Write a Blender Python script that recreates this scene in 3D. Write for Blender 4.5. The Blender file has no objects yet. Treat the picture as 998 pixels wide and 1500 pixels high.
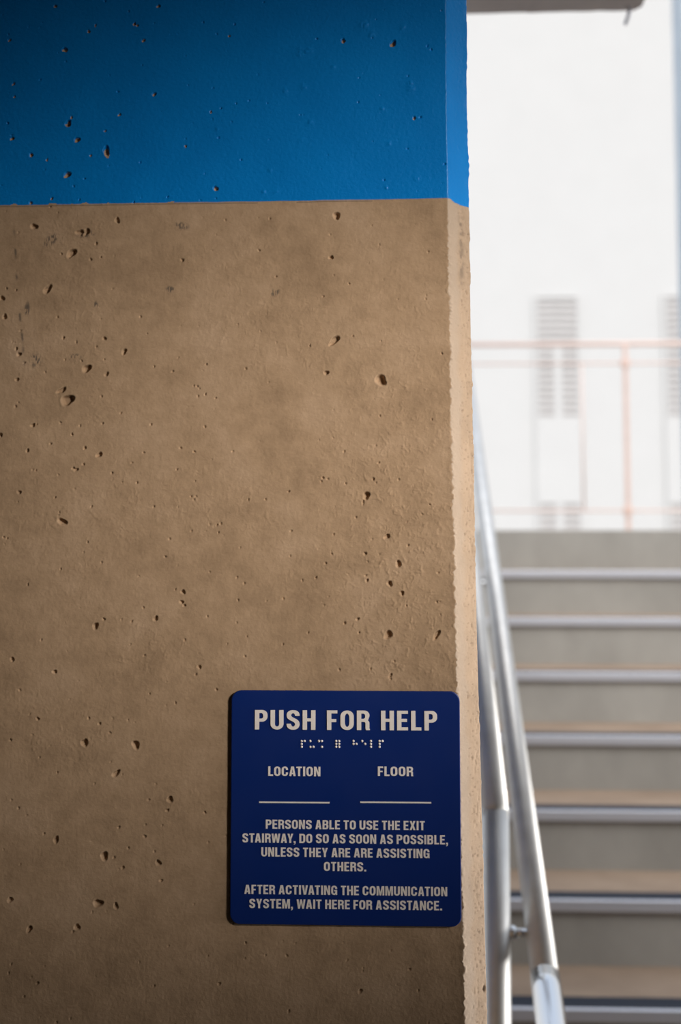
import bpy, bmesh, math, random
import numpy as np
from mathutils import Vector, Matrix

# ------------------------------------------------------------------ camera, sky, light, exposure
scene = bpy.context.scene
COL = scene.collection
W_PX, H_PX = 998.0, 1500.0
F_PX = 2083.0
PITCH, YAW = math.radians(5.5), math.radians(2.7)
PP_X, PP_Y = 499.0, 785.0 - F_PX * math.tan(PITCH)      # principal point; horizon on row 785
EYE = 1.60
CAM = Vector((0.0, -1.25, EYE))

cd = bpy.data.cameras.new('camera')
cam = bpy.data.objects.new('camera', cd)
COL.objects.link(cam)
scene.camera = cam
cd.sensor_fit = 'VERTICAL'
cd.sensor_height = 36.0
cd.lens = F_PX / H_PX * 36.0
cd.shift_y = (PP_Y - H_PX / 2) / H_PX
cd.clip_start, cd.clip_end = 0.05, 400
cam.location = CAM
cam.rotation_euler = (math.pi / 2 + PITCH, 0, YAW)
cd.dof.use_dof = True
cd.dof.focus_distance = 1.25
cd.dof.aperture_fstop = 5.0

SKY = 0.87
world = bpy.data.worlds.new('sky')
scene.world = world
world.use_nodes = True
wn = world.node_tree.nodes
wl = world.node_tree.links
wn.clear()
wo = wn.new('ShaderNodeOutputWorld')
bg = wn.new('ShaderNodeBackground')
tc = wn.new('ShaderNodeTexCoord')
sx = wn.new('ShaderNodeSeparateXYZ')
rp = wn.new('ShaderNodeValToRGB')
rp.color_ramp.elements[0].position = 0.0
rp.color_ramp.elements[0].color = (1.0, 0.99, 0.97, 1)
rp.color_ramp.elements[1].position = 0.9
rp.color_ramp.elements[1].color = (0.78, 0.90, 1.10, 1)
wl.new(tc.outputs['Generated'], sx.inputs[0])
wl.new(sx.outputs['Z'], rp.inputs[0])
wl.new(rp.outputs[0], bg.inputs['Color'])
bg.inputs['Strength'].default_value = SKY
wl.new(bg.outputs[0], wo.inputs[0])

scene.view_settings.view_transform = 'Standard'
scene.view_settings.look = 'None'
scene.view_settings.gamma = 1.0
scene.view_settings.use_curve_mapping = False
scene.view_settings.exposure = 0.0
scene.cycles.use_denoising = True
scene.cycles.max_bounces = 8
scene.cycles.diffuse_bounces = 5

# hazy sun over the garage, behind the camera: lights the far building, the landing and the upper steps
sl_ = bpy.data.lights.new('hazy_sun', 'SUN')
sl_.energy = 3.2
sl_.angle = math.radians(45)
sl_.color = (1.0, 0.96, 0.92)
sun = bpy.data.objects.new('hazy_sun', sl_)
COL.objects.link(sun)
sun.rotation_euler = Vector((-0.10, 0.57, -0.82)).to_track_quat('-Z', 'Y').to_euler()

# added lamp at right, unseen: narrow beam pools light on the wall
dl = bpy.data.lights.new('wall_pool_fill', 'AREA')
dl.shape = 'RECTANGLE'
dl.size, dl.size_y = 0.32, 0.28
dl.energy = 1.22
dl.spread = math.radians(26)
dl.color = (1.0, 0.93, 0.84)
so = bpy.data.objects.new('wall_pool_fill', dl)
COL.objects.link(so)
so.location = (1.40, -1.40, 2.25)
so.rotation_euler = (Vector((-0.02, 0.0, 1.69)) - Vector(so.location)).to_track_quat('-Z', 'Y').to_euler()

# added unseen lamp that brightens the chamfer at the wall's end
el = bpy.data.lights.new('chamfer_fill', 'AREA')
el.shape = 'RECTANGLE'
el.size, el.size_y = 0.3, 1.9
el.energy = 6.0
el.spread = math.radians(40)
el.color = (1.0, 0.97, 0.94)
eo = bpy.data.objects.new('chamfer_fill', el)
COL.objects.link(eo)
eo.location = (2.2, 0.10, 1.22)
eo.rotation_euler = Vector((-1, -0.06, 0)).to_track_quat('-Z', 'Z').to_euler()

# ------------------------------------------------------------------ helpers
R = Matrix.Rotation(YAW, 3, 'Z') @ Matrix.Rotation(math.pi / 2 + PITCH, 3, 'X')
RT = R.transposed()

def ray(px, py):
    return R @ Vector(((px - PP_X) / F_PX, -(py - PP_Y) / F_PX, -1.0))

def at_y(px, py, y):
    d = ray(px, py)
    return CAM + d * ((y - CAM.y) / d.y)

def at_x(px, py, x):
    d = ray(px, py)
    return CAM + d * ((x - CAM.x) / d.x)

def pix(p):
    v = RT @ (Vector(p) - CAM)
    return (PP_X + F_PX * v.x / -v.z, PP_Y - F_PX * v.y / -v.z)

def obj(name, bm, m, parent=None, smooth=False):
    me = bpy.data.meshes.new(name)
    if isinstance(bm, bmesh.types.BMesh):
        bmesh.ops.recalc_face_normals(bm, faces=bm.faces[:])
        bm.to_mesh(me)
        bm.free()
    if smooth:
        for p in me.polygons:
            p.use_smooth = True
    ms = m if isinstance(m, (list, tuple)) else [m]
    for x in ms:
        me.materials.append(x)
    o = bpy.data.objects.new(name, me)
    COL.objects.link(o)
    if parent is not None:
        o.parent = parent
    return o

def empty(name, loc, label, cat, group=None):
    o = bpy.data.objects.new(name, None)
    COL.objects.link(o)
    o.location = loc
    o.empty_display_size = 0.05
    bpy.context.view_layer.update()
    return tag(o, label, cat, group)

def tag(o, label, cat, group=None):
    o['label'] = label
    o['category'] = cat
    if group:
        o['group'] = group
    return o

def struct(o, label=None):
    o['kind'] = 'structure'
    if label:
        o['label'] = label
    return o

def box(bm, x0, x1, y0, y1, z0, z1, bevel=0.0, mi=0):
    vs = [bm.verts.new((x, y, z)) for x in (x0, x1) for y in (y0, y1) for z in (z0, z1)]
    fs = []
    for q in ((0, 1, 3, 2), (4, 6, 7, 5), (0, 4, 5, 1), (2, 3, 7, 6), (0, 2, 6, 4), (1, 5, 7, 3)):
        f = bm.faces.new([vs[i] for i in q])
        f.material_index = mi
        fs.append(f)
    if bevel:
        es = list({e for f in fs for e in f.edges})
        bmesh.ops.bevel(bm, geom=es, offset=bevel, segments=2, affect='EDGES', profile=0.5)

def tube(bm, pts, r, n=20, cap=True):
    """round pipe swept along a polyline with rounded cross sections"""
    pts = [Vector(p) for p in pts]
    rings = []
    prev = None
    for i, p in enumerate(pts):
        if i == 0:
            t = (pts[1] - p).normalized()
        elif i == len(pts) - 1:
            t = (p - pts[i - 1]).normalized()
        else:
            a, b = (p - pts[i - 1]).normalized(), (pts[i + 1] - p).normalized()
            t = (a + b).normalized()
        ref = prev if prev is not None else (Vector((0, 0, 1)) if abs(t.z) < 0.9 else Vector((1, 0, 0)))
        u = (ref - t * ref.dot(t)).normalized()
        prev = u
        v = t.cross(u)
        k = 1.0
        if 0 < i < len(pts) - 1:
            k = 1.0 / max(0.5, a.dot(t))
        ring = []
        for j in range(n):
            an = 2 * math.pi * j / n
            off = u * math.cos(an) * r + v * math.sin(an) * r
            if k > 1.0:
                nb = (b - a)
                if nb.length > 1e-6:
                    nb.normalize()
                    off += nb * off.dot(nb) * (k - 1)
            ring.append(bm.verts.new(p + off))
        rings.append(ring)
    for a, b in zip(rings, rings[1:]):
        for j in range(n):
            bm.faces.new((a[j], a[(j + 1) % n], b[(j + 1) % n], b[j]))
    if cap:
        bm.faces.new(rings[0][::-1])
        bm.faces.new(rings[-1])

def dome(bm, c, r, h, n=10, m=4):
    """dome bulging towards -y on the plane y = c.y"""
    rings = []
    for i in range(m):
        a = math.pi / 2 * i / m
        rr, yy = r * math.cos(a), h * math.sin(a)
        rings.append([bm.verts.new((c[0] + rr * math.cos(2 * math.pi * j / n), c[1] - yy,
                                    c[2] + rr * math.sin(2 * math.pi * j / n))) for j in range(n)])
    top = bm.verts.new((c[0], c[1] - h, c[2]))
    for a, b in zip(rings, rings[1:]):
        for j in range(n):
            bm.faces.new((a[j], a[(j + 1) % n], b[(j + 1) % n], b[j]))
    for j in range(n):
        bm.faces.new((rings[-1][j], rings[-1][(j + 1) % n], top))
    bm.faces.new(rings[0][::-1])

# ------------------------------------------------------------------ materials
class Mat:
    def __init__(self, name, color=(0.5, 0.5, 0.5), rough=0.6, metal=0.0, spec=0.5):
        self.m = bpy.data.materials.new(name)
        self.m.use_nodes = True
        self.n = self.m.node_tree.nodes
        self.l = self.m.node_tree.links
        self.b = self.n['Principled BSDF']
        self.set('Base Color', (*color, 1))
        self.set('Roughness', rough)
        self.set('Metallic', metal)
        self.set('Specular IOR Level', spec)
        self.tc = self.n.new('ShaderNodeTexCoord')
    def set(self, k, v):
        self.b.inputs[k].default_value = v
    def noise(self, scale, detail=4, rough=0.55, stretch=None):
        t = self.n.new('ShaderNodeTexNoise')
        t.inputs['Scale'].default_value = scale
        t.inputs['Detail'].default_value = detail
        t.inputs['Roughness'].default_value = rough
        if stretch:
            mp = self.n.new('ShaderNodeMapping')
            mp.inputs['Scale'].default_value = stretch
            self.l.new(self.tc.outputs['Object'], mp.inputs[0])
            self.l.new(mp.outputs[0], t.inputs['Vector'])
        else:
            self.l.new(self.tc.outputs['Object'], t.inputs['Vector'])
        return t.outputs['Fac']
    def ramp(self, fac, stops):
        r = self.n.new('ShaderNodeValToRGB')
        e = r.color_ramp.elements
        e[0].position, e[0].color = stops[0][0], (*stops[0][1], 1)
        e[1].position, e[1].color = stops[-1][0], (*stops[-1][1], 1)
        for p, c in stops[1:-1]:
            x = e.new(p)
            x.color = (*c, 1)
        self.l.new(fac, r.inputs[0])
        return r.outputs[0]
    def mix(self, fac, a, b, mode='MIX'):
        x = self.n.new('ShaderNodeMix')
        x.data_type = 'RGBA'
        x.blend_type = mode
        if isinstance(fac, (int, float)):
            x.inputs[0].default_value = fac
        else:
            self.l.new(fac, x.inputs[0])
        for i, v in ((6, a), (7, b)):
            if isinstance(v, tuple):
                x.inputs[i].default_value = (*v, 1)
            else:
                self.l.new(v, x.inputs[i])
        return x.outputs[2]
    def attr(self, name):
        a = self.n.new('ShaderNodeAttribute')
        a.attribute_name = name
        return a.outputs['Fac']
    def math(self, op, a, b=None, clamp=False):
        x = self.n.new('ShaderNodeMath')
        x.operation = op
        x.use_clamp = clamp
        for i, v in enumerate((a, b)):
            if v is None:
                continue
            if isinstance(v, (int, float)):
                x.inputs[i].default_value = v
            else:
                self.l.new(v, x.inputs[i])
        return x.outputs[0]
    def link(self, out, k):
        self.l.new(out, self.b.inputs[k])
    def bump(self, h, dist=0.001, strength=0.5):
        b = self.n.new('ShaderNodeBump')
        b.inputs['Strength'].default_value = strength
        b.inputs['Distance'].default_value = dist
        self.l.new(h, b.inputs['Height'])
        self.l.new(b.outputs[0], self.b.inputs['Normal'])

# painted concrete of the wall
M = Mat('painted_concrete', rough=0.75, spec=0.2)
blotch = M.noise(15, 10, 0.70)
fine = M.noise(60, 5, 0.65)
con = M.ramp(blotch, [(0.32, (0.325, 0.217, 0.132)), (0.5, (0.405, 0.274, 0.170)), (0.68, (0.455, 0.315, 0.206))])
con = M.mix(0.35, con, M.ramp(fine, [(0.3, (0.42, 0.42, 0.42)), (0.7, (0.60, 0.60, 0.60))]), 'OVERLAY')
con = M.mix(M.attr('smooth_strip'), con, (0.41, 0.335, 0.27))
con = M.mix(M.math('MULTIPLY', M.attr('dark_tone'), 0.8), con, (0.07, 0.06, 0.055))
blue = M.ramp(M.noise(9, 4), [(0.3, (0.0003, 0.180, 0.560)), (0.7, (0.0005, 0.215, 0.640))])
paint = M.attr('paint')
M.link(M.mix(paint, con, blue), 'Base Color')
M.link(M.math('SUBTRACT', 0.85, M.math('MULTIPLY', paint, 0.47)), 'Roughness')
M.bump(M.math('ADD', M.noise(900, 3), M.math('MULTIPLY', M.noise(330, 2), 1.2)), 0.0004, 0.35)
MAT_WALL = M.m

M = Mat('garage_concrete', rough=0.9)
M.link(M.ramp(M.noise(3, 6), [(0.3, (0.17, 0.155, 0.14)), (0.7, (0.26, 0.24, 0.22))]), 'Base Color')
M.bump(M.noise(90, 4), 0.002, 0.4)
MAT_GARAGE = M.m

M = Mat('slab_concrete', rough=0.9)
M.link(M.ramp(M.noise(4, 6), [(0.3, (0.42, 0.37, 0.345)), (0.7, (0.52, 0.465, 0.43))]), 'Base Color')
M.bump(M.noise(60, 4), 0.003, 0.5)
MAT_SLAB = M.m

M = Mat('floor_concrete', rough=0.7)
M.link(M.ramp(M.noise(2.5, 6), [(0.3, (0.10, 0.09, 0.08)), (0.7, (0.16, 0.145, 0.13))]), 'Base Color')
M.bump(M.noise(120, 4), 0.001, 0.3)
MAT_FLOOR = M.m

M = Mat('riser_concrete', rough=0.85)
M.link(M.ramp(M.noise(5, 5, 0.6, (1, 1, 0.6)), [(0.3, (0.29, 0.278, 0.25)), (0.7, (0.385, 0.37, 0.335))]), 'Base Color')
M.bump(M.noise(90, 4), 0.001, 0.3)
MAT_RISER = M.m
M = Mat('tread_concrete', rough=0.85)
M.link(M.ramp(M.noise(6, 5), [(0.3, (0.26, 0.185, 0.128)), (0.7, (0.35, 0.255, 0.18))]), 'Base Color')
M.bump(M.noise(90, 4), 0.001, 0.3)
MAT_TREAD = M.m
M = Mat('nosing_metal', (0.74, 0.75, 0.80), 0.5, 0.7)
M.bump(M.noise(40, 2), 0.0005, 0.15)
MAT_NOSING = M.m
M = Mat('grit_strip', (0.018, 0.024, 0.038), 0.5, 0.0, 0.2)
M.bump(M.noise(300, 2), 0.0003, 0.2)
MAT_GRIT = M.m
M = Mat('brushed_pipe', (0.70, 0.69, 0.665), 0.48, 1.0)
M.link(M.ramp(M.noise(20, 4), [(0.3, (0.66, 0.65, 0.625)), (0.7, (0.76, 0.75, 0.725))]), 'Base Color')
M.bump(M.noise(120, 2), 0.0003, 0.15)
MAT_PIPE = M.m
M = Mat('bright_pipe', (0.80, 0.81, 0.82), 0.18, 1.0)
M.bump(M.noise(120, 2), 0.0003, 0.1)
MAT_BRIGHT = M.m
M = Mat('rail_washed', (0.42, 0.25, 0.20), 0.5, 0.2)
M.link(M.ramp(M.noise(30, 3), [(0.3, (0.72, 0.55, 0.48)), (0.7, (0.80, 0.62, 0.55))]), 'Base Color')  # paler than the real rails: glare from the bright background is mixed in
MAT_RAIL = M.m

M = Mat('sign_navy', (0.0035, 0.022, 0.155), 0.42, 0.0, 0.35)
M.link(M.ramp(M.noise(22, 5, 0.65), [(0.35, (0.46, 0.46, 0.46)), (0.7, (0.36, 0.36, 0.36))]), 'Roughness')
M.bump(M.noise(1400, 2), 0.0001, 0.15)
MAT_NAVY = M.m
M = Mat('sign_cream', (0.74, 0.66, 0.60), 0.55)
M.link(M.ramp(M.noise(200, 2), [(0.3, (0.88, 0.81, 0.765)), (0.7, (0.93, 0.86, 0.81))]), 'Base Color')
MAT_CREAM = M.m

M = Mat('stucco', (0.82, 0.80, 0.78), 0.9)
M.link(M.ramp(M.noise(1.2, 4), [(0.3, (0.635, 0.63, 0.62)), (0.7, (0.65, 0.645, 0.635))]), 'Base Color')
MAT_STUCCO = M.m
M = Mat('window_glass', (0.20, 0.205, 0.21), 0.12, 0.0, 0.6)
M.link(M.ramp(M.noise(0.8, 2), [(0.3, (0.54, 0.525, 0.515)), (0.7, (0.60, 0.585, 0.575))]), 'Base Color')
MAT_GLASS = M.m
M = Mat('window_louvre', (0.72, 0.68, 0.66), 0.6)
M.link(M.ramp(M.noise(3, 2), [(0.3, (0.58, 0.555, 0.54)), (0.7, (0.63, 0.605, 0.59))]), 'Base Color')
MAT_LOUVRE = M.m
M = Mat('pale_ground', (0.5, 0.49, 0.47), 0.9)
M.link(M.ramp(M.noise(0.6, 5), [(0.3, (0.44, 0.43, 0.41)), (0.7, (0.56, 0.55, 0.53))]), 'Base Color')
MAT_GROUND = M.m
M = Mat('pale_column', (0.52, 0.60, 0.68), 0.8)
M.link(M.ramp(M.noise(4, 4), [(0.3, (0.48, 0.56, 0.64)), (0.7, (0.56, 0.64, 0.72))]), 'Base Color')
MAT_COLUMN = M.m

# ------------------------------------------------------------------ the wall with its pits, paint and worn edge
rng = np.random.default_rng(11)

def vnoise(X, Z, scale, seed):
    """smooth value noise over the plane, cell size 'scale' metres, range -1..1"""
    g = np.random.default_rng(seed).uniform(-1, 1, (256, 256))
    u, v = X / scale + 97.3, Z / scale + 41.7
    i, j = np.floor(u).astype(int), np.floor(v).astype(int)
    fu, fv = u - i, v - j
    fu, fv = fu * fu * (3 - 2 * fu), fv * fv * (3 - 2 * fv)
    a, b = g[i % 256, j % 256], g[(i + 1) % 256, j % 256]
    c, d = g[i % 256, (j + 1) % 256], g[(i + 1) % 256, (j + 1) % 256]
    return (a * (1 - fu) + b * fu) * (1 - fv) + (c * (1 - fu) + d * fu) * fv

def sstep(a, b, x):
    t = np.clip((x - a) / (b - a), 0, 1)
    return t * t * (3 - 2 * t)

edge_px = [(652.5, -150), (653, 0), (654, 150), (656, 300), (658.5, 450), (661, 600), (664, 760), (667, 900),
           (670, 1010), (674.5, 1200), (678.5, 1350), (682, 1500), (686, 1650)]
ez = np.array([at_y(px, py, 0).z for px, py in edge_px])[::-1]
ex = np.array([at_y(px, py, 0).x for px, py in edge_px])[::-1]
WALL_T, CHAM = 0.26, 0.0195
X_REF = float(np.interp(1.6, ez, ex))

STEP = 0.00066
xs = np.concatenate([np.linspace(-3.4, -0.46, 40)[:-1], np.linspace(-0.46, -0.39, 12)[:-1],
                     np.arange(-0.39, X_REF - 0.0003, STEP)])
zs = np.concatenate([np.linspace(0.0, 1.10, 24)[:-1], np.linspace(1.10, 1.15, 12)[:-1], np.arange(1.15, 2.10, STEP),
                     np.linspace(2.105, 2.15, 10), np.linspace(2.2, 2.9, 14)])
nc = 30
cs = np.linspace(0, 1, nc)                       # across the chamfer
es = np.array([0.012, 0.04, 0.1, 0.18, 0.24])     # along the end face
cols = len(xs) + nc + len(es) + 1
rows = len(zs)
Zg = np.repeat(zs[:, None], cols, 1)
lean = np.interp(zs, ez, ex) - X_REF
Xg, Yg = np.zeros((rows, cols)), np.zeros((rows, cols))
nf = len(xs)
ramp = sstep(X_REF - 0.16, X_REF, xs)
Xg[:, :nf] = xs[None, :] + lean[:, None] * ramp[None, :]
xe = X_REF + lean
Xg[:, nf:nf + nc] = xe[:, None] + CHAM * cs[None, :]
Yg[:, nf:nf + nc] = CHAM * cs[None, :]
for k, e in enumerate(list(es) + [WALL_T]):
    Xg[:, nf + nc + k] = xe + CHAM
    Yg[:, nf + nc + k] = e if e > CHAM else CHAM + 0.004

front = np.zeros(cols); front[:nf] = 1
cham = np.zeros(cols); cham[nf:nf + nc] = 1
S = Xg.copy()                                     # unfolded coordinate across the profile
S[:, nf:nf + nc] = xe[:, None] + CHAM * 1.414 * cs[None, :]
for k, e in enumerate(list(es) + [WALL_T]):
    S[:, nf + nc + k] = xe + CHAM * 1.414 + e

H = np.zeros((rows, cols))                        # height along the outward normal
dark_tone = np.zeros((rows, cols))
bare = np.zeros((rows, cols))

# paint edge
pl, pr = at_y(0, 301, 0), at_y(650, 290.5, 0)
zline = pl.z + (S - pl.x) * (pr.z - pl.z) / (pr.x - pl.x)
zline = zline + vnoise(S, Zg * 0, 0.012, 3) * 0.00022
oncham = sstep(0.002, 0.010, S - xe[:, None])
zline = zline - oncham * (0.0022 + 0.0022 * vnoise(S, Zg * 0, 0.006, 4) + 0.001 * sstep(0.012, 0.022, S - xe[:, None]))
paint_a = sstep(-0.0004, 0.0004, Zg - zline)
chip = (vnoise(S, Zg, 0.011, 5) + 0.5 * vnoise(S, Zg, 0.004, 6))
chipz = np.exp(-((Zg - zline) / 0.0016) ** 2) * (S < -0.16)
bare = np.maximum(bare, ((chip * chipz) > 0.42) * 1.0)

# broad unevenness and the flaky, smeared cement paste
H += 0.0007 * vnoise(S, Zg, 0.11, 20) + 0.00022 * vnoise(S, Zg, 0.03, 21)
unpaint = 1 - paint_a
mask = np.clip(0.40 + 0.9 * vnoise(S, Zg, 0.07, 22) + 0.5 * vnoise(S, Zg, 0.025, 23), 0, 1)
bx, by = at_y(590, 800, 0).x, at_y(590, 800, 0).z
mask = np.maximum(mask * 0.55, np.exp(-((S - bx) / 0.075) ** 2 - ((Zg - by) / 0.22) ** 2) * 1.1)
mask *= 1 - 0.75 * sstep(1.42, 1.30, Zg)
wx = S + 0.0022 * vnoise(S, Zg, 0.0055, 24) + 0.0010 * vnoise(S, Zg, 0.0021, 124)
wz = Zg + 0.0026 * vnoise(S, Zg, 0.0055, 25) + 0.0010 * vnoise(S, Zg, 0.0021, 125)
rid = np.clip((1 - np.abs(vnoise(wx * 1.25, wz * 0.85, 0.0040, 26)) - 0.72) / 0.28, 0, 1)
rid = rid * np.clip(vnoise(S, Zg, 0.0058, 27) * 2.2 + 0.1, 0, 1) * (0.6 + 0.4 * vnoise(S, Zg, 0.0015, 127))
rid2 = np.clip((1 - np.abs(vnoise(wx, wz, 0.0021, 126)) - 0.7) / 0.3, 0, 1) * np.clip(vnoise(S, Zg, 0.0035, 128) * 2 - 0.2, 0, 1)
H += (0.00062 * rid + 0.00032 * rid2) * mask * (0.25 + 0.75 * unpaint) * (1 - np.repeat(cham[None, :], rows, 0))
H += 0.00007 * vnoise(S, Zg, 0.0016, 28) + 0.00006 * vnoise(S, Zg, 0.0031, 29) * (0.4 + mask)

# thick paint stands proud; the masked edge leaves a groove
H += 0.00022 * paint_a
gl = np.exp(-((Zg - zline + 0.0013) / 0.00045) ** 2) * (vnoise(S, Zg, 0.05, 30) > -0.35) * (S < X_REF - 0.07)
H -= 0.0002 * gl
dark_tone = np.maximum(dark_tone, gl * 0.75)

PPM = 0.0006                                      # metres per photo pixel on the wall

def pit(px, py, r, asp=1.0, ang=0.0, depth=1.0, irr=0.25, sx=None):
    global H, bare
    p = at_y(px, py, 0)
    x0, z0, rm = p.x, p.z, r * PPM
    ext = rm * max(1, asp) * 2.0 + 0.002
    j0, j1 = np.searchsorted(zs, z0 - ext), np.searchsorted(zs, z0 + ext)
    mid = S[min(j0, rows - 1)]
    i0, i1 = np.searchsorted(mid[:nf + nc], x0 - ext), np.searchsorted(mid[:nf + nc], x0 + ext)
    if j1 <= j0 or i1 <= i0:
        return
    sl = (slice(j0, j1), slice(i0, i1))
    dx, dz = S[sl] - x0, Zg[sl] - z0
    ca, sa = math.cos(math.radians(ang)), math.sin(math.radians(ang))
    u, v = (dx * ca + dz * sa) / (rm * asp), (-dx * sa + dz * ca) / rm
    th = np.arctan2(v, u)
    ph = px * 1.7 + py
    d = np.sqrt(u * u + v * v) / (1 + irr * (0.6 * np.sin(2 * th + ph) + 0.4 * np.sin(3 * th + ph * 1.3)))
    prof = 1 - sstep(0.55, 1.08, d)
    dep = min(rm * 1.15, 0.0046) * depth
    H[sl] -= dep * prof
    if r >= 2:
        rimm = np.exp(-((d - 1.18) / 0.16) ** 2)
        H[sl] += 0.00012 * rimm
    if r >= 1.8:
        bare[sl] = np.maximum(bare[sl], (d + 0.25 * (dz / rm) < 0.80) * 1.0)

big = [  # px, py, radius px, aspect, angle
 (95,73,4),(81,9,2.6),(232,9,2.8),(14,59,2.6),(210,59,3),(197,35,2.6),(201,37,2.2),(140,37,2),(130,46,2.6),(20,123,2.6),
 (21,142,2),(100,181,5),(105,172,2),(113,205,4.3),(156,221,5,1.5,105),(99,256,4.5,1.25,60),(18,203,3),(46,227,3),(69,234,2),
 (154,192,2),(133,228,2),(226,138,3),(175,168,2.4),(316,276,3.8),(336,53,2),(309,164,2),(503,60,3.4),(576,64,4.4,1.2,30),
 (607,173,2.6),(616,172,1.9),(632,73,1.8),(272,214,2),(76,291,2.2),(45,297,2.6),(124,262,1.6),(108,273,1.6),(312,129,1.6),
 (597,218,1.6),(563,264,1.6),(344,36,1.6),(365,148,1.5),(346,152,1.5),(353,234,1.5),
 (105,371,5,1.4,55),(50,332,4,1.2,0),(70,424,4.2,1.6,60),(127,540,5.2,1.1,40),(99,586,7.2,1.15,0),(90,572,3.4,1.9,35),
 (182,515,3.3,1.2,60),(153,496,2.6),(93,495,2),(117,341,4,1.5,-20),(127,340,4,1.3,70),(172,323,3,1.5,90),(493,316,4.5,1.2,-20),
 (490,499,4,2.2,35),(478,546,3.2),(558,557,6.2,1.3,-15),(537,726,4.8),(532,736,1.6,2.6,80),(91,764,4.3,1.4,-25),(145,666,3.4,1.2,30),
 (28,519,3),(25,556,2.6),(48,623,2.8),(28,721,2.6),(40,660,2.4),(156,548,2.5,1.3,60),(24,511,2.2),(141,357,2),(133,380,2),
 (267,381,2.2,1.2,90),(485,377,3),(3,437,3.6),(7,464,3.4),(0,637,3),(107,686,2),(124,656,2.2),(111,688,2.2,1.6,30),(122,680,1.8),
 (140,917,4),(228,906,3.2),(152,907,2),(18,966,2.8),(80,984,2.8),(292,977,2.6),(199,1091,4.8,1.1,-30),(124,1088,4,1.4,110),
 (170,1133,3.4,1.6,45),(249,1171,3.6,1.2,30),(245,1187,2.2),(82,1230,3,1.7,65),(153,1254,4.8,1.1,50),(167,1256,1.6),(232,1264,3.2,1.2,100),
 (180,1271,2.2),(236,1290,2),(144,1323,4.6,1.35,25),(170,1327,3,1.3,100),(15,1318,3,1.2,-30),(43,1361,3.4,1.3,60),(113,1358,3.4,1.3,30),
 (321,1441,2),(55,1440,1.8),(300,1190,1.8),(212,1225,2),(174,1212,1.8),(130,1052,1.8),(146,1060,1.9),(55,1053,2.3),(15,1084,1.8),
 (268,867,3),(266,882,2.6),(270,887,2),(567,786,3.4,1.2,60),(584,826,3.8,1.2,120),(571,855,3.6),(589,869,3),(569,930,4.8,1.2,20),
 (640,930,3.4,1.9,55),(524,907,2.3),(505,913,1.9),(535,811,2.2,1.3,100),(555,678,1.7),(547,702,2),(473,700,1.9),(477,825,1.8),
 (486,811,1.6),(463,846,1.8),(598,799,1.7),(578,969,1.6),(543,980,1.6),(497,981,1.6),(572,990,2,1.6,60),(640,882,1.6),(526,927,1.6),
 (538,850,2),(536,843,1.6),(317,1010,1.8),(528,1452,2.6),(420,1400,1.6),(600,1420,1.7),(290,580,1.5),(289,566,1.6),(284,565,1.4),
 (292,569,1.3),(316,583,1.4),(280,727,1.5),(284,732,1.4),(287,727,1.3),(423,720,1.8),(364,732,1.6),(320,780,1.6),(210,890,1.5),
 (395,320,1.5),(330,322,1.5),(360,540,1.6),(300,625,1.6),(150,620,1.6),(105,636,1.8),(206,464,1.6),(90,372,1.6)]
for t in big:
    k = 1.15 if t[1] > 300 else 1.0
    pit(t[0], t[1], t[2] * k, *t[3:])
r2 = np.random.default_rng(5)
for _ in range(520):
    px, py = r2.uniform(-30, 655), r2.uniform(-20, 1520)
    rr = float(np.clip(r2.gamma(2.2, 0.36) + 0.35, 0.5, 1.5))
    if py < 300 and r2.random() < 0.55:
        rr *= 0.75
    pit(px, py, rr, r2.uniform(1, 1.5), r2.uniform(0, 180), 1.3)
# little bumps and crusts on the paint
for (px, py, r_) in ((440,78,9),(452,74,6),(445,128,4),(533,36,10),(545,50,5),(602,130,5),(600,122,4),(570,210,3),(560,160,3),(488,100,4),
                     (455,180,4),(320,190,3),(418,134,3),(442,205,3),(404,280,4),(386,281,3),(396,249,3),(610,262,4),(566,275,3),(590,40,4)):
    p = at_y(px, py, 0)
    d = np.hypot(S - p.x, Zg - p.z) / (r_ * PPM)
    H += np.exp(-d ** 2) * (0.00025 + 0.0006 * np.abs(vnoise(S, Zg, 0.0028, 40)))

# scuffs of dark aggregate showing through the paste
for (px, py, w, h, ang) in ((75,352,16,9,40),(128,343,18,6,10),(266,331,7,14,80),(250,424,9,6,-20),(403,428,7,9,-50),(110,524,12,7,5),
                            (52,528,11,13,0),(40,452,5,14,0),(141,446,4,6,0)):
    p = at_y(px, py, 0)
    ca, sa = math.cos(math.radians(ang)), math.sin(math.radians(ang))
    dx, dz = S - p.x, Zg - p.z
    u, v = (dx * ca + dz * sa) / (w * PPM), (-dx * sa + dz * ca) / (h * PPM)
    d = np.sqrt(u * u + v * v)
    hatch = np.clip(vnoise(dx * 2.0, dz * 0.6, 0.0016, int(px)) * 2.6 + 0.3, 0, 1)
    dark_tone = np.maximum(dark_tone, (1 - sstep(0.4, 1.1, d)) * hatch * 0.95)
# vertical form-joint streak at the far left
pa, pb = at_y(19, 320, 0), at_y(37, 550, 0)
sxx = pa.x + (Zg - pa.z) * (pb.x - pa.x) / (pb.z - pa.z) + 0.0008 * vnoise(Zg, Zg * 0, 0.02, 51)
inz = sstep(pb.z - 0.005, pb.z + 0.01, Zg) * (1 - sstep(pa.z - 0.01, pa.z, Zg))
streak = np.exp(-((S - sxx) / 0.0010) ** 2) * inz * np.clip(vnoise(S * 0, Zg, 0.006, 52) * 1.6 + 0.35 * (sstep(pa.z, pb.z, Zg)), 0, 1)
dark_tone = np.maximum(dark_tone, streak * 0.95)
# faint pour mark low on the wall
p = at_y(362, 1460, 0)
dark_tone = np.maximum(dark_tone, np.exp(-((S - p.x) / 0.0008) ** 2) * sstep(1.23, 1.20, Zg) * 0.15)

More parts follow.
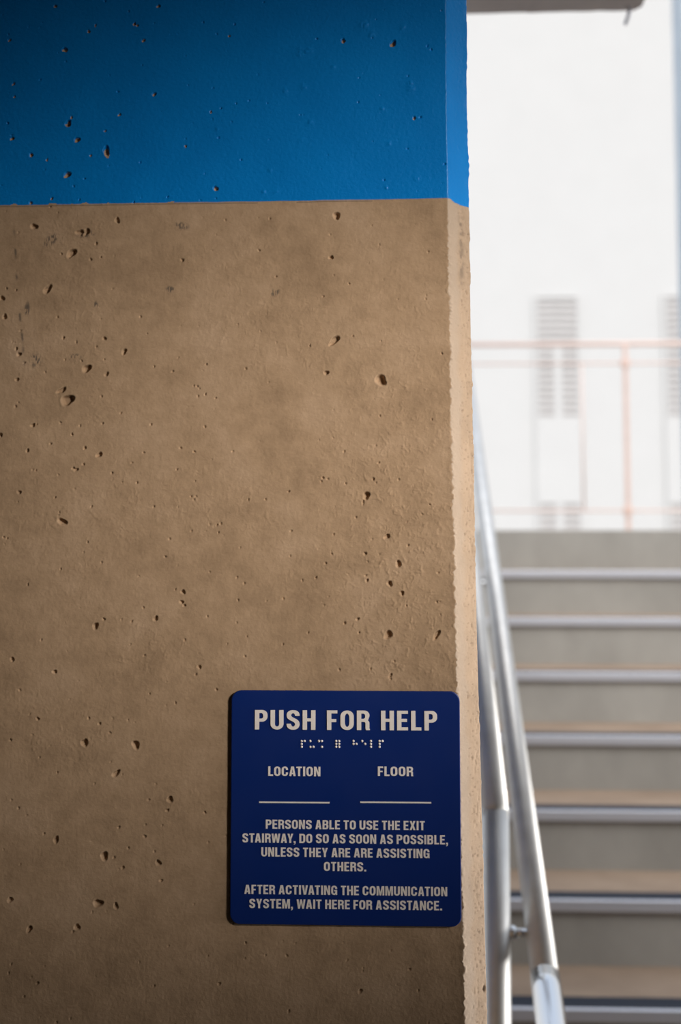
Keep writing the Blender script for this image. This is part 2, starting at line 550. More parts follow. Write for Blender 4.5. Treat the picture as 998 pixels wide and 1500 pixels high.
# chamfer: smooth band by the front arris, rough pocked band by the outer one
sc = S - xe[:, None]
cm = np.repeat(cham[None, :], rows, 0)
rough_band = cm * sstep(0.55, 0.75, sc / (CHAM * 1.414) + 0.12 * vnoise(S * 0, Zg, 0.03, 60)) * unpaint
H -= 0.0007 * rough_band * np.clip(vnoise(S, Zg * 0.6, 0.0022, 61) * 1.6 - 0.35, 0, 1)
pocks = np.clip(vnoise(S, Zg, 0.0016, 62) * 2.2 - 1.35, 0, 1) * cm
H -= 0.0016 * pocks * sstep(0.1, 0.6, sc / (CHAM * 1.414)) * (0.3 + 0.7 * unpaint)
dark_tone = np.maximum(dark_tone, pocks * sstep(0.3, 0.6, sc / (CHAM * 1.414)) * 0.6 * unpaint)  # pock mask also darkens the colour
zb0, zb1 = at_y(670, 330, 0).z, at_y(670, 450, 0).z
dirt = cm * sstep(zb1, (zb0 + zb1) / 2, Zg) * (1 - sstep(zb0, zb0 + 0.03, Zg)) * np.exp(-((sc / (CHAM * 1.414) - 0.6) / 0.13) ** 2)
dark_tone = np.maximum(dark_tone, dirt * np.clip(vnoise(S, Zg, 0.003, 63) + 0.5, 0, 1) * 0.55)
p = at_y(707, 1450, 0.015)
dd = np.hypot((sc - CHAM * 1.414 * 0.9) / 0.0013, (Zg - p.z) / 0.0030)
H -= 0.002 * (1 - sstep(0.6, 1.1, dd)) * cm
dark_tone = np.maximum(dark_tone, (1 - sstep(0.6, 1.1, dd)) * cm * 0.9)  # same mask darkens the colour of the chip
strip = cm * (1 - 0.45 * sstep(0.25, 0.6, sc / (CHAM * 1.414) + 0.1 * vnoise(S, Zg, 0.012, 64))) * unpaint
# worn front arris: a ragged lip of paste over the corner
rag = vnoise(S * 0.6, Zg, 0.0016, 70) * 0.75 + vnoise(S * 0.6, Zg, 0.0042, 73) * 0.7 + vnoise(Zg, Zg * 0, 0.016, 71) * 0.35 + vnoise(Zg, Zg * 0, 0.06, 72) * 0.4
near = np.exp(-((S - xe[:, None]) / 0.0028) ** 2)
lowz = 0.25 + 0.75 * (1 - sstep(1.84, 1.90, Zg))
dxr = near * rag * 0.0012 * lowz
H += near * 0.00035 * np.abs(rag) * lowz
H *= 1 - (np.arange(cols) >= nf + nc)[None, :] * 0.5
rag2 = vnoise(Zg, Zg * 0, 0.004, 75) * 0.0005 + vnoise(Zg, Zg * 0, 0.02, 76) * 0.0006
dxo = np.exp(-((S - xe[:, None] - CHAM * 1.414) / 0.003) ** 2) * rag2

nx = np.where(front > 0, 0.0, np.where(cham > 0, 0.7071, 1.0))
ny = np.where(front > 0, -1.0, np.where(cham > 0, -0.7071, 0.0))
PX = Xg + nx[None, :] * H + dxr + dxo
PY = Yg + ny[None, :] * H
paint_v = np.clip(paint_a - bare * (S < X_REF - 0.03) , 0, 1)

verts = np.stack([PX, PY, Zg], -1).reshape(-1, 3)
nv0 = len(verts)
idx = np.arange(rows * cols).reshape(rows, cols)
quads = np.stack([idx[:-1, :-1], idx[:-1, 1:], idx[1:, 1:], idx[1:, :-1]], -1).reshape(-1, 4)
# close the back, the left end and the top
bl = [(-3.4, WALL_T, 0.0), (-3.4, WALL_T, 2.9)]
verts = np.concatenate([verts, np.array(bl)])
me = bpy.data.meshes.new('wall_front')
me.vertices.add(len(verts))
me.vertices.foreach_set('co', verts.astype(np.float32).ravel())
right = idx[:, -1]
back = np.concatenate([[nv0], right, [nv0 + 1]])[::-1]
left = np.concatenate([[nv0 + 1], idx[::-1, 0], [nv0]])[::-1]
ngons = [back, left]
loops = np.concatenate([quads.ravel()] + ngons)
tot = np.concatenate([np.full(len(quads), 4), [len(g) for g in ngons]])
start = np.concatenate([[0], np.cumsum(tot)[:-1]])
me.loops.add(len(loops))
me.loops.foreach_set('vertex_index', loops.astype(np.int32))
me.polygons.add(len(tot))
me.polygons.foreach_set('loop_start', start.astype(np.int32))
me.polygons.foreach_set('loop_total', tot.astype(np.int32))
sm = np.ones(len(tot), bool); sm[-2:] = False
me.polygons.foreach_set('use_smooth', sm)
me.update(calc_edges=True)
me.validate()
for nm, arr in (('paint', paint_v), ('dark_tone', dark_tone * (1 - 0.8 * paint_v)), ('smooth_strip', strip * 0.7)):
    a = me.attributes.new(nm, 'FLOAT', 'POINT')
    full = np.zeros(len(me.vertices), np.float32)
    full[:nv0] = arr.ravel()
    a.data.foreach_set('value', full)
me.materials.append(MAT_WALL)
wall = bpy.data.objects.new('wall_front', me)
COL.objects.link(wall)
struct(wall, 'pitted concrete wall with a blue painted band above')

# ------------------------------------------------------------------ the rest of the garage shell
CEIL_Y = 1.45
cz = at_y(810, 17.5, CEIL_Y).z
cxr = at_y(938, 13, CEIL_Y).x
bm = bmesh.new()
prof = [(-6.0, -9.0), (cxr, -9.0), (cxr, CEIL_Y - 0.05), (cxr - 0.012, CEIL_Y), (-6.0, CEIL_Y)]
# underside with a ragged far edge
nseg = 90
far = []
for i in range(nseg + 1):
    x = cxr - 0.012 - (cxr + 0.6) * i / nseg
    j = 0.0016 * math.sin(i * 1.7) * math.sin(i * 0.37 + 1) + 0.001 * math.sin(i * 4.3)
    far.append((x, CEIL_Y + j * 0.6, cz + j))
low = [(-6.0, CEIL_Y, cz)] + [far[k] for k in range(nseg, -1, -1)] + [(cxr, CEIL_Y - 0.02, cz), (cxr, 0.3, cz), (3.2, 0.3, cz), (3.2, -9.0, cz), (-6.0, -9.0, cz)]  # right-hand part is unseen, added to cut ambient light on the wall
vl = [bm.verts.new(p) for p in low]
vh = [bm.verts.new((p[0] + (0.02 if i > nseg else 0), p[1], cz + 0.28)) for i, p in enumerate(low)]
bm.faces.new(vl)
bm.faces.new(vh[::-1])
for i in range(len(vl)):
    j = (i + 1) % len(vl)
    bm.faces.new((vl[i], vl[j], vh[j], vh[i]))
struct(obj('ceiling', bm, MAT_SLAB), 'concrete slab overhead with rough front edge')

Y_TOP_ = CAM.y + 5.15 - 11 * 0.305
bm = bmesh.new(); box(bm, -6.0, 3.4, -9.0, Y_TOP_ - 0.001, -0.2, 0.0)
struct(obj('floor', bm, MAT_FLOOR))
bm = bmesh.new(); box(bm, -6.2, -6.0, -9.0, 0.26, 0.0, cz)
struct(obj('wall_left', bm, MAT_GARAGE))
Y_TOP_ = CAM.y + 5.15 - 11 * 0.305
bm = bmesh.new(); box(bm, -6.0, 3.4, -9.2, -9.0, 0.0, cz)
struct(obj('wall_rear', bm, MAT_GARAGE))
bm = bmesh.new()
box(bm, 3.2, 3.4, -9.0, -2.2, 0.0, cz)
box(bm, 3.2, 3.4, -2.2, 0.3, 0.0, 1.05)
box(bm, 3.2, 3.4, -2.2, 0.3, cz - 0.35, cz)
struct(obj('wall_right_blocker', bm, MAT_GARAGE))  # unseen wall with an opening, added to cut ambient light on the front wall
bm = bmesh.new(); box(bm, -60, 60, Y_TOP_ + 0.001, 90, -0.3, -0.002)
struct(obj('ground', bm, MAT_GROUND))

# ------------------------------------------------------------------ sign
sl, sr_ = at_y(338.3, 1184, -0.003), at_y(675.0, 1184, -0.003)
st, sb = at_y(507, 1012.0, -0.003), at_y(507, 1355.5, -0.003)
SX, SZ = (sl.x + sr_.x) / 2, (st.z + sb.z) / 2
SW, SH = sr_.x - sl.x, st.z - sb.z
SIGN_Y0, SIGN_Y1 = -0.0006, -0.0038
sign = empty('help_sign', (SX, 0.0, SZ - SH / 2), 'navy blue square emergency sign with raised cream lettering and braille on the concrete wall', 'sign')

def local(o):
    """geometry is built in world coordinates; keep it there under its parent"""
    o.matrix_parent_inverse = o.parent.matrix_world.inverted()
    return o

def rrect(w, h, r, n=8):
    pts = []
    for cx, cy, a0 in ((w/2-r, h/2-r, 0), (-w/2+r, h/2-r, 90), (-w/2+r, -h/2+r, 180), (w/2-r, -h/2+r, 270)):
        for i in range(n + 1):
            a = math.radians(a0 + 90 * i / n)
            pts.append((cx + r * math.cos(a), cy + r * math.sin(a)))
    return pts

bm = bmesh.new()
layers = []
for inset, yy in ((0.0, SIGN_Y0), (0.0, SIGN_Y1 + 0.0006), (0.0002, SIGN_Y1 + 0.0002), (0.0007, SIGN_Y1)):
    layers.append([bm.verts.new((SX + x, yy, SZ + z)) for x, z in rrect(SW - 2*inset, SH - 2*inset, 0.0085 - inset)])
for a, b in zip(layers, layers[1:]):
    for i in range(len(a)):
        j = (i + 1) % len(a)
        bm.faces.new((a[i], a[j], b[j], b[i]))
bm.faces.new(layers[0]); bm.faces.new(layers[-1])
local(obj('plate', bm, MAT_NAVY, sign))

# --- lettering: outlines of a bold condensed sans, cap height 1
ST, BT = 0.198, 0.155
def arc(cx, cy, rx, ry, a0, a1, n=10):
    return [(cx + rx * math.cos(math.radians(a0 + (a1 - a0) * i / n)), cy + ry * math.sin(math.radians(a0 + (a1 - a0) * i / n))) for i in range(n + 1)]
def oval(w, x0=0.0, y0=0.0, y1=1.0, inset=(0, 0), rr=0.30):
    xa, xb, ya, yb = x0 + inset[0], x0 + w - inset[0], y0 + inset[1], y1 - inset[1]
    rx = (xb - xa) / 2
    ry = min((yb - ya) / 2, rr * (1 - inset[1] * 1.2))
    cx = (xa + xb) / 2
    return arc(cx, yb - ry, rx, ry, 0, 180, 14) + arc(cx, ya + ry, rx, ry, 180, 360, 14)
def stroke(path):
    L, Rr = [], []
    for i, (x, y) in enumerate(path):
        x0, y0 = path[max(0, i - 1)]
        x1, y1 = path[min(len(path) - 1, i + 1)]
        tx, ty = x1 - x0, y1 - y0
        q = math.hypot(tx, ty); tx /= q; ty /= q
        hw = 0.5 * math.sqrt((BT * tx) ** 2 + (ST * ty) ** 2) * (1 + 0.10 * 2 * abs(tx * ty))
        L.append((x - ty * hw, y + tx * hw)); Rr.append((x + ty * hw, y - tx * hw))
    return L + Rr[::-1]
def bez(p0, p1, p2, p3, n=12):
    return [tuple((1-t)**3*a + 3*(1-t)**2*t*b + 3*(1-t)*t*t*c + t**3*d for a, b, c, d in zip(p0, p1, p2, p3)) for t in [i / n for i in range(n + 1)]]

def glyph(c):
    s, b = ST, BT
    if c == 'I': return s, [[(0,0),(s,0),(s,1),(0,1)]]
    if c == 'L': return 0.46, [[(0,0),(.46,0),(.46,b),(s,b),(s,1),(0,1)]]
    if c == 'H': w=.58; return w, [[(0,0),(s,0),(s,.43),(w-s,.43),(w-s,0),(w,0),(w,1),(w-s,1),(w-s,.43+b),(s,.43+b),(s,1),(0,1)]]
    if c == 'E': w=.49; return w, [[(0,0),(w,0),(w,b),(s,b),(s,.43),(w-.04,.43),(w-.04,.43+b),(s,.43+b),(s,1-b),(w,1-b),(w,1),(0,1)]]
    if c == 'F': w=.47; return w, [[(0,0),(s,0),(s,.40),(w-.05,.40),(w-.05,.40+b),(s,.40+b),(s,1-b),(w,1-b),(w,1),(0,1)]]
    if c == 'T': w=.52; m=w/2; return w, [[(m-s/2,0),(m+s/2,0),(m+s/2,1-b),(w,1-b),(w,1),(0,1),(0,1-b),(m-s/2,1-b)]]
    if c == 'N': w=.60; return w, [[(0,0),(s-.01,0),(s-.01,.62),(w-s-.02,0),(w,0),(w,1),(w-s+.01,1),(w-s+.01,.40),(s+.02,1),(0,1)]]
    if c == 'M': w=.76; m=w/2; return w, [[(0,0),(s-.02,0),(s-.02,.70),(m-.085,0),(m+.085,0),(w-s+.02,.70),(w-s+.02,0),(w,0),(w,1),(w-.25,1),(m,.36),(.25,1),(0,1)]]
    if c == 'A': w=.61; m=w/2; return w, [[(0,0),(.205,0),(.24,.20),(w-.24,.20),(w-.205,0),(w,0),(m+.125,1),(m-.125,1)], [(m-.045,.35),(m+.045,.35),(m,.76)]]
    if c == 'V': w=.59; m=w/2; return w, [[(m-.12,0),(m+.12,0),(w,1),(w-.205,1),(m,.27),(.205,1),(0,1)]]
    if c == 'W': w=.88; m=w/2; return w, [[(.14,0),(.335,0),(m,.60),(w-.335,0),(w-.14,0),(w,1),(w-.195,1),(w-.25,.38),(m+.09,1),(m-.09,1),(.25,.38),(.195,1),(0,1)]]
    if c == 'X': w=.60; m=w/2; return w, [[(0,0),(.215,0),(m,.31),(w-.215,0),(w,0),(m+.115,.51),(w-.01,1),(w-.22,1),(m,.71),(.22,1),(.01,1),(m-.115,.51)]]
    if c == 'Y': w=.59; m=w/2; return w, [[(m-s/2,0),(m+s/2,0),(m+s/2,.40),(w,1),(w-.21,1),(m,.60),(.21,1),(0,1),(m-s/2,.40)]]
    if c == 'O': w=.60; return w, [oval(w), oval(w, inset=(s, b))]
    if c == 'D':
        w=.59; r=.27
        return w, [[(0,0)] + arc(w-r,r,r,r,-90,0) + arc(w-r,1-r,r,r,0,90) + [(0,1)],
                   [(s,b)] + arc(w-s-.10,b+.13,.10,.13,-90,0) + arc(w-s-.10,1-b-.13,.10,.13,0,90) + [(s,1-b)]]
    if c in 'PR':
        w=.57; r=.25; y0=.40 if c == 'P' else .42
        hole=[(s,y0+b)] + arc(w-s-.09,y0+b+.10,.09,.10,-90,0) + arc(w-s-.09,1-b-.10,.09,.10,0,90) + [(s,1-b)]
        if c == 'P':
            out=[(0,0),(s,0),(s,y0)] + arc(w-r,y0+r,r,r,-90,0) + arc(w-r,1-r,r,r,0,90) + [(0,1)]
        else:
            out=[(0,0),(s,0),(s,y0)] + [(w-r-.03,y0)] + arc(w-s-.05,y0-.10,.065,.10,90,0,6) + [(w-s+.015,.12),(w-s+.035,0),(w+.02,0),(w+.02,.03),(w-.005,.09),(w-.005,.33)] + arc(w-.13,.36,.125,.14,0,62,5) + arc(w-r,1-r,r,r,-25,90,14) + [(0,1)]
        return w, [out, hole]
    if c == 'B':
        w=.585; r=.22
        out=[(0,0)] + arc(w-r,r+.03,r,r+.03,-90,0) + arc(w-.12,.40,.12,.13,0,62,5) + arc(w-.14-.005,.66,.135,.12,-55,0,5) + arc(w-r-.01,1-r,r,r,0,90) + [(0,1)]
        h1=[(s,b)] + arc(w-s-.08,b+.08,.08,.08,-90,0) + arc(w-s-.08,.445-.08,.08,.08,0,90) + [(s,.445)]
        h2=[(s,.445+.14)] + arc(w-s-.09,.585+.07,.08,.07,-90,0) + arc(w-s-.09,1-b-.07,.08,.07,0,90) + [(s,1-b)]
        return w, [out, h1, h2]
    if c == 'U':
        w=.59; m=w/2
        return w, [[(0,1)] + arc(m,.29,m,.29,180,360,18) + [(w,1),(w-s,1)] + arc(m,.29,m-s,.29-b,360,180,14) + [(s,1)]]
    if c == 'C':
        w=.59; m=w/2
        out=[(w,.64),(w,.70)] + arc(m,.70,m,.30,0,180,16) + arc(m,.30,m,.30,180,360,16) + [(w,.38),(w-s,.38),(w-s,.30)]
        inn=arc(m,.30,m-s,.30-b,360,180,12) + arc(m,.70,m-s,.30-b,180,0,12) + [(w-s,.64)]
        return w, [out + inn]
    if c == 'G':
        w=.60; m=w/2
        out=[(w,.66),(w,.70)] + arc(m,.70,m,.30,0,180,16) + arc(m,.30,m,.30,180,290,12) + [(w-.14,.11),(w-.11,0),(w,0),(w,.53),(m,.53),(m,.39),(w-s,.39),(w-s,.30)]
        inn=arc(m,.30,m-s,.30-b,360,180,12) + arc(m,.70,m-s,.30-b,180,0,12) + [(w-s,.66)]
        return w, [out + inn]
    if c == 'S':
        w=.585; m=w/2; hx=m-s/2
        top=arc(m,.735,hx,1-b/2-.735,-8,180,16)
        mid=bez((s/2,.735),(s/2,.50),(w-s/2,.535),(w-s/2,.275))[1:-1]
        bot=arc(m,.275,hx,.275-b/2,0,-188,16)
        return w, [stroke(top + mid + bot)]
    if c == '.': return .20, [[(0,0),(.20,0),(.20,.19),(0,.19)]]
    if c == ',': return .20, [[(0,.19),(0,0),(.10,0),(.085,-.09),(.02,-.13),(.02,-.20),(.13,-.15),(.19,-.06),(.20,.02),(.20,.19)]]

def lettering(name, text, x0, x1, y0, y1, gap, space, depth):
    """text fitted between photo columns x0..x1, cap top y0 and baseline y1"""
    shapes, x = [], 0.0
    prev = None
    for ch in text:
        if ch == ' ':
            x += space - gap
            prev = None
            continue
        w, polys = glyph(ch)
        kern = {'AT': -.05, 'TA': -.06, 'AY': -.06, 'WA': -.05, 'VA': -.07, 'AV': -.07, 'AW': -.05, 'RW': -.02, 'LO': -.02, 'Y,': -.06, 'WA': -.05}.get((prev or '') + ch, 0)
        x += kern
        shapes += [[(x + px, py) for px, py in poly] for poly in polys]
        x += w + gap
        prev = ch
    total = x - gap
    ym = (y0 + y1) / 2
    pa, pb = at_y(x0, ym, SIGN_Y1), at_y(x1, ym, SIGN_Y1)
    h = (at_y((x0 + x1) / 2, y0, SIGN_Y1) - at_y((x0 + x1) / 2, y1, SIGN_Y1)).z
    kx = (pb.x - pa.x) / total
    zb = (pa.z + pb.z) / 2 - h / 2
    cu = bpy.data.curves.new(name, 'CURVE')
    cu.dimensions = '2D'
    cu.fill_mode = 'BOTH'
    cu.extrude = depth / 2
    for poly in shapes:
        sp = cu.splines.new('POLY')
        sp.points.add(len(poly) - 1)
        for i, (px, py) in enumerate(poly):
            sp.points[i].co = (px * kx, py * h, 0, 1)
        sp.use_cyclic_u = True
    tmp = bpy.data.objects.new(name + '_outline', cu)
    COL.objects.link(tmp)
    bpy.context.view_layer.update()
    dg = bpy.context.evaluated_depsgraph_get()
    me = bpy.data.meshes.new_from_object(tmp.evaluated_get(dg))
    bpy.data.objects.remove(tmp)
    me.transform(Matrix.Translation((pa.x, SIGN_Y1 - depth / 2 + 0.00008, zb)) @ Matrix.Rotation(math.pi / 2, 4, 'X'))
    me.name = name
    me.materials.clear()
    me.materials.append(MAT_CREAM)
    o = bpy.data.objects.new(name, me)
    COL.objects.link(o)
    o.parent = sign
    return local(o)

lettering('heading_lettering', 'PUSH FOR HELP', 373.6, 640.6, 1040.6, 1069.2, .14, .52, 0.0009)['label'] = 'large cream capitals PUSH FOR HELP'
lettering('location_lettering', 'LOCATION', 393.1, 469.6, 1122.8, 1136.8, .11, .3, 0.0005)['label'] = 'small cream word LOCATION'
lettering('floor_lettering', 'FLOOR', 553.7, 605.4, 1122.8, 1136.8, .11, .3, 0.0005)['label'] = 'small cream word FLOOR'
for t, a, b, c, d in (('PERSONS ABLE TO USE THE EXIT', 389.5, 622.6, 1201.6, 1214.9),
                      ('STAIRWAY, DO SO AS SOON AS POSSIBLE,', 355.3, 656.5, 1222.0, 1235.4),
                      ('UNLESS THEY ARE ARE ASSISTING', 383.0, 629.4, 1242.3, 1255.7),
                      ('OTHERS.', 474.7, 536.7, 1262.8, 1276.0),
                      ('AFTER ACTIVATING THE COMMUNICATION', 358.1, 655.4, 1297.5, 1311.0),
                      ('SYSTEM, WAIT HERE FOR ASSISTANCE.', 365.4, 647.8, 1318.2, 1331.7)):
    lettering('message_lettering', t, a, b, c, d, .105, .37, 0.0005)['label'] = 'cream line of instructions ' + t.lower().strip(',.')
for x0, x1 in ((379.8, 483.0), (528.0, 632.0)):
    a, b = at_y(x0, 1173.8, SIGN_Y1), at_y(x1, 1176.9, SIGN_Y1)
    bm = bmesh.new()
    box(bm, a.x, b.x, SIGN_Y1 - 0.0005, SIGN_Y1 + 0.0001, b.z, a.z)
    local(obj('blank_line', bm, MAT_CREAM, sign))
bm = bmesh.new()
for bx_, by_ in ((80,70),(109,70),(80,98),(80,127),(164,70),(165,127),(194,127),(248,70),(277,70),(277,127),
                 (416,70),(445,70),(416,98),(445,98),(416,127),(445,127),(585,70),(585,98),(614,98),(670,70),(699,98),
                 (755,70),(755,98),(755,127),(839,70),(868,70),(839,98),(839,127)):
    p = at_y(430 + bx_ / 6.653, 1075 + by_ / 6.653, SIGN_Y1)
    dome(bm, (p.x, SIGN_Y1 + 0.00005, p.z), 0.00112, 0.0008)
local(obj('braille', bm, MAT_CREAM, sign, True))

# ------------------------------------------------------------------ staircase
RISE, RUN = 0.140, 0.305
Y_TOP = CAM.y + 5.15                   # front of the landing
Z_TOP = EYE + 0.02
SX0, SX1 = 0.085, 2.75
stairs = empty('staircase', (SX0, Y_TOP - 11 * RUN, 0), 'concrete staircase with bright metal nosings rising to an open landing', 'staircase')

def step(name, y0, y1, z, zb, nose=True):
    bm = bmesh.new()
    box(bm, SX0, SX1, y0, y1, zb, z)
    for f in bm.faces:
        f.material_index = 1 if f.calc_center_median().z > z - 1e-4 else 0
    o = local(obj(name, bm, [MAT_RISER, MAT_TREAD], stairs))
    if nose:
        bm = bmesh.new()
        box(bm, SX0 + .01, SX1 - .01, y0 - 0.010, y0 + 0.006, z - 0.020, z + 0.0045, 0.0015)
        n = local(obj('nosing', bm, MAT_NOSING, o))
        bm = bmesh.new()
        box(bm, SX0 + .01, SX1 - .01, y0 + 0.006, y0 + 0.078, z - 0.01, z + 0.0035, 0.0008)
        g = local(obj('grit_strip', bm, MAT_GRIT, o))
        g['label'] = 'dark grit strip behind the nosing'
    return o

step('landing', Y_TOP, Y_TOP + 4.4, Z_TOP, Z_TOP - 0.35, False)['label'] = 'wide flat top landing'
for k in range(1, 12):
    y0 = Y_TOP - k * RUN
    step('step', y0, y0 + RUN + 0.02 if k > 1 else y0 + RUN, Z_TOP - k * RISE, max(Z_TOP - k * RISE - 0.33, 0.0))

# ------------------------------------------------------------------ pipe guard and handrail on the left of the stairs
SLOPE = RISE / RUN
Y_POST = 0.88
pt = at_y(725.5, 1183, Y_POST)
GX, GZ = pt.x, pt.z
PR = 0.0195
guard = empty('stair_guard', (GX, Y_POST, 0), 'brushed metal pipe guard with upright post along left side of the stairs', 'railing')
def zfloor(y):
    k = math.floor((y - (Y_TOP - 11 * RUN)) / RUN)
    return max(0.0, min(Z_TOP, (k + 1) * RISE)) if y >= Y_TOP - 11 * RUN else 0.0
bm = bmesh.new()
tube(bm, [(GX, Y_POST, zfloor(Y_POST) + 0.004), (GX, Y_POST, GZ)], PR * 1.05)
local(obj('post', bm, MAT_PIPE, guard, True))
bm = bmesh.new(); yb = Y_TOP + 0.35
zt = GZ + (yb - Y_POST) * SLOPE
tube(bm, [(GX, Y_POST - 0.008, GZ - 0.008), (GX, yb, zt), (GX, yb + 1.4, zt)], PR)
local(obj('top_rail', bm, MAT_PIPE, guard, True))
for k in (1, 2, 3):
    yy = Y_POST + k * 1.02
    bm = bmesh.new()
    tube(bm, [(GX, yy, zfloor(yy) + 0.003), (GX, yy, min(zt, GZ + (yy - Y_POST) * SLOPE))], PR * 0.95)
    local(obj('post', bm, MAT_PIPE, guard, True))
for dz in (0.28, 0.52, 0.76):
    bm = bmesh.new()
    tube(bm, [(GX, Y_POST, GZ - dz), (GX, yb - 0.3, GZ - dz + (yb - 0.3 - Y_POST) * SLOPE)], 0.010, 14)
    local(obj('middle_rail', bm, MAT_PIPE, guard, True))
bm = bmesh.new()
tube(bm, [(GX, Y_POST, 0.002 + zfloor(Y_POST)), (GX, Y_POST, zfloor(Y_POST) + 0.012)], 0.04, 24)
local(obj('base_flange', bm, MAT_PIPE, guard, True))

Y_CPL = 0.79
hc = at_y(800, 1440, Y_CPL)
HX, HZ = hc.x, hc.z
hand = empty('stair_handrail', (HX, Y_CPL, 0.9), 'shiny round pipe handrail sloping up beside the steps, bracketed to post', 'handrail')
yb2 = Y_TOP + 0.25
bm = bmesh.new()
zt2 = HZ + (yb2 - Y_CPL) * SLOPE
tube(bm, [(HX, Y_CPL - 0.002, HZ - 0.001), (HX, yb2, zt2), (HX, yb2 + 0.5, zt2)], PR, 24)
local(obj('rail_pipe', bm, MAT_PIPE, hand, True))
bm = bmesh.new()
pts = [Vector((HX, Y_CPL + 0.012, HZ + 0.012 * SLOPE))]
for i in range(9):
    an = math.atan(SLOPE) * (1 - max(0, i - 2) / 6.0)
    pts.append(pts[-1] + Vector((0, -math.cos(an) * 0.03, -math.sin(an) * 0.03)))
pts.append(pts[-1] + Vector((0, -0.12, 0)))
tube(bm, pts, PR * 1.05, 24)
lp = local(obj('end_pipe', bm, MAT_BRIGHT, hand, True))
lp['label'] = 'brighter level end of the handrail'
bm = bmesh.new()
br = at_y(742, 1366, Y_POST)
hzp = HZ + (Y_POST - Y_CPL) * SLOPE
tube(bm, [(GX + PR * 0.95, Y_POST, br.z), (HX - PR * 0.4, Y_POST, br.z)], 0.0062, 12)
hb = local(obj('bracket', bm, MAT_BRIGHT, hand, True))
bm = bmesh.new()
tube(bm, [(GX + PR * 0.9, Y_POST, br.z), (GX + PR * 1.45, Y_POST, br.z)], 0.0105, 16)
local(obj('bracket_boss', bm, MAT_BRIGHT, hb, True))
for k in (1, 2, 3):
    yy = Y_POST + k * 1.02
    zz = br.z + k * 1.02 * SLOPE
    bm = bmesh.new()
    tube(bm, [(GX + PR * 0.95, yy, zz), (HX - PR * 0.4, yy, zz)], 0.0062, 12)
    local(obj('bracket', bm, MAT_BRIGHT, hand, True))

# ------------------------------------------------------------------ railing on the far side of the landing
Y_LR = CAM.y + 8.05
lp0 = at_y(919.5, 700, Y_LR)
top = at_y(918, 503.5, Y_LR).z
r1 = at_y(918, 532, Y_LR).z
r2_ = at_y(918, 748, Y_LR).z
land = empty('landing_railing', (lp0.x, Y_LR, Z_TOP), 'thin reddish metal railing across the back of the sunlit landing', 'railing')
XL, XR = 0.11, 2.72
for xx in (XL + 0.03, lp0.x, XR - 0.03):
    bm = bmesh.new()
    box(bm, xx - 0.012, xx + 0.012, Y_LR - 0.014, Y_LR + 0.014, Z_TOP + 0.001, top, 0.002)
    po = local(obj('post', bm, MAT_RAIL, land))
    for zc in (r1, r2_):
        bm = bmesh.new()
        box(bm, xx - 0.024, xx + 0.024, Y_LR - 0.02, Y_LR + 0.02, zc - 0.022, zc + 0.022, 0.003)
        local(obj('clamp', bm, MAT_RAIL, po))
bm = bmesh.new()
tube(bm, [(XL, Y_LR, top), (XR, Y_LR, top)], 0.013, 14)
local(obj('top_rail', bm, MAT_RAIL, land, True))
for zc in (r1, r2_):
    bm = bmesh.new()
    tube(bm, [(XL, Y_LR, zc), (XR, Y_LR, zc)], 0.0055, 10)
    local(obj('panel_rail', bm, MAT_RAIL, land, True))
xm = at_y(854, 650, Y_LR).x
for xx in (xm, xm - 0.9):
    bm = bmesh.new()
    tube(bm, [(xx, Y_LR, r2_), (xx, Y_LR, r1)], 0.005, 8)
    local(obj('panel_bar', bm, MAT_RAIL, land, True))

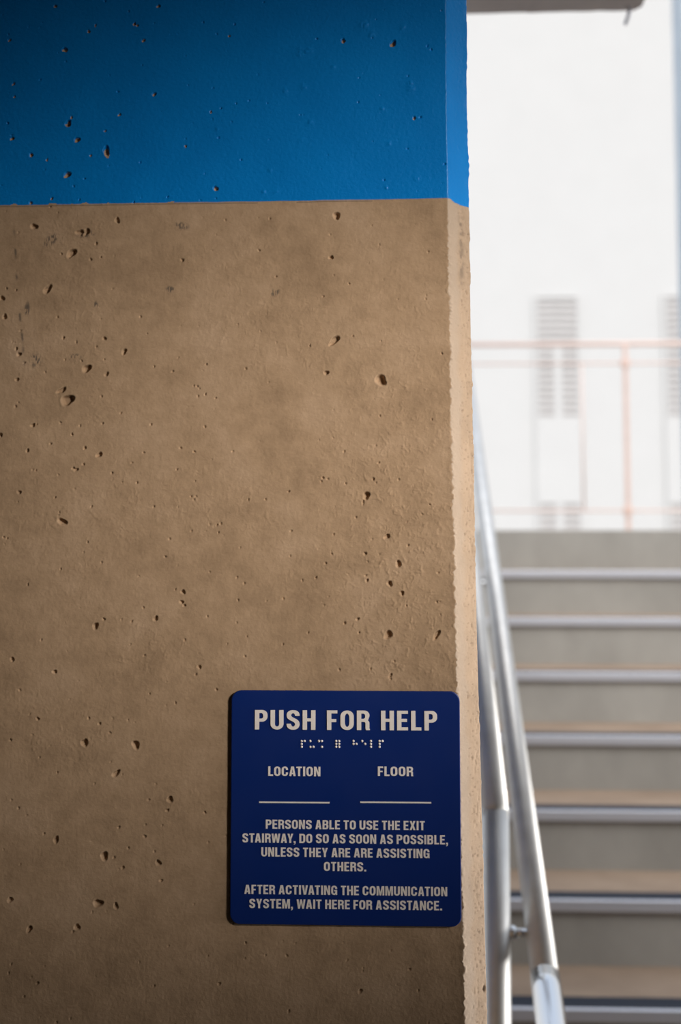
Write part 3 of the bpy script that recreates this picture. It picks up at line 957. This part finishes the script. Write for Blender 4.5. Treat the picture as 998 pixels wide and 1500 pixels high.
# ------------------------------------------------------------------ pale building beyond
Y_B = 38.0
GZB = 0.0
b0, b1 = at_y(400, 800, Y_B).x, at_y(1560, 800, Y_B).x
bt = at_y(800, -260, Y_B).z
bld = empty('building', ((b0 + b1) / 2, Y_B, GZB), 'pale sunlit building with tall slatted windows beyond the landing', 'building')
bm = bmesh.new()
box(bm, b0, b1, Y_B, Y_B + 9, GZB, bt)
local(obj('facade', bm, MAT_STUCCO, bld))
bm = bmesh.new()
box(bm, b0 - .3, b1 + .3, Y_B - .3, Y_B + 9.3, bt, bt + .35, 0.03)
local(obj('cornice', bm, MAT_STUCCO, bld))
px_w = (at_y(819, 600, Y_B) - at_y(818, 600, Y_B)).x
zt_w = at_y(818, 437, Y_B).z
for pxc in (628, 818, 1008, 1198, 1388):
    xc = at_y(pxc, 600, Y_B).x
    hw = 29 * px_w
    zb_w = 0.4
    bm = bmesh.new()
    fw = 0.09
    box(bm, xc - hw - fw, xc - hw, Y_B - .10, Y_B + .02, zb_w, zt_w + fw)
    box(bm, xc + hw, xc + hw + fw, Y_B - .10, Y_B + .02, zb_w, zt_w + fw)
    box(bm, xc - hw, xc + hw, Y_B - .10, Y_B + .02, zt_w, zt_w + fw)
    box(bm, xc - hw, xc + hw, Y_B - .14, Y_B + .02, zb_w - .08, zb_w)
    zs_ = at_y(818, 505, Y_B).z
    zp0, zp1 = at_y(818, 738, Y_B).z, at_y(818, 612, Y_B).z
    box(bm, xc - 0.10, xc + 0.10, Y_B - .09, Y_B + .01, zb_w, zs_)
    win = local(obj('window', bm, MAT_STUCCO, bld))
    bm = bmesh.new()
    box(bm, xc - hw, xc + hw, Y_B - .03, Y_B + .01, zb_w, zt_w)
    local(obj('pane', bm, MAT_GLASS, win))
    bm = bmesh.new()
    bm2 = bmesh.new()
    box(bm2, xc - hw, xc + hw, Y_B - .10, Y_B - .082, zp0, zp1, 0.004)
    local(obj('spandrel', bm2, MAT_STUCCO, win))
    n = int((zt_w - zb_w) / (10.2 * px_w))
    for i in range(n):
        z = zt_w - 0.06 - i * 10.2 * px_w
        box(bm, xc - hw, xc + hw, Y_B - .08, Y_B - .035, z - 0.085, z, 0.004)
    local(obj('louvres', bm, MAT_LOUVRE, win))

# pale upright and tie beam at the right edge
Y_C = 7.6
pc = at_y(1004.5, 200, Y_C)
bm = bmesh.new()
zc1 = at_y(990, 2, Y_C).z
box(bm, pc.x, pc.x + 0.35, Y_C, Y_C + 0.35, Z_TOP + 0.001, zc1 + 0.3, 0.01)
tag(obj('concrete_column', bm, MAT_COLUMN), 'pale bluish upright column at the far right edge, behind the landing', 'column')
# short rod hanging from the slab edge
a, b = at_y(924, 12, CEIL_Y - 0.02), at_y(916, 36, CEIL_Y - 0.02)
bm = bmesh.new()
tube(bm, [a + Vector((0, 0, 0.01)), (a + b) / 2 + Vector((0.001, 0, 0)), b], 0.0035, 10)
tag(obj('hanging_rod', bm, MAT_NOSING, None, True), 'short thin grey rod hanging from the corner of the concrete slab', 'rod')
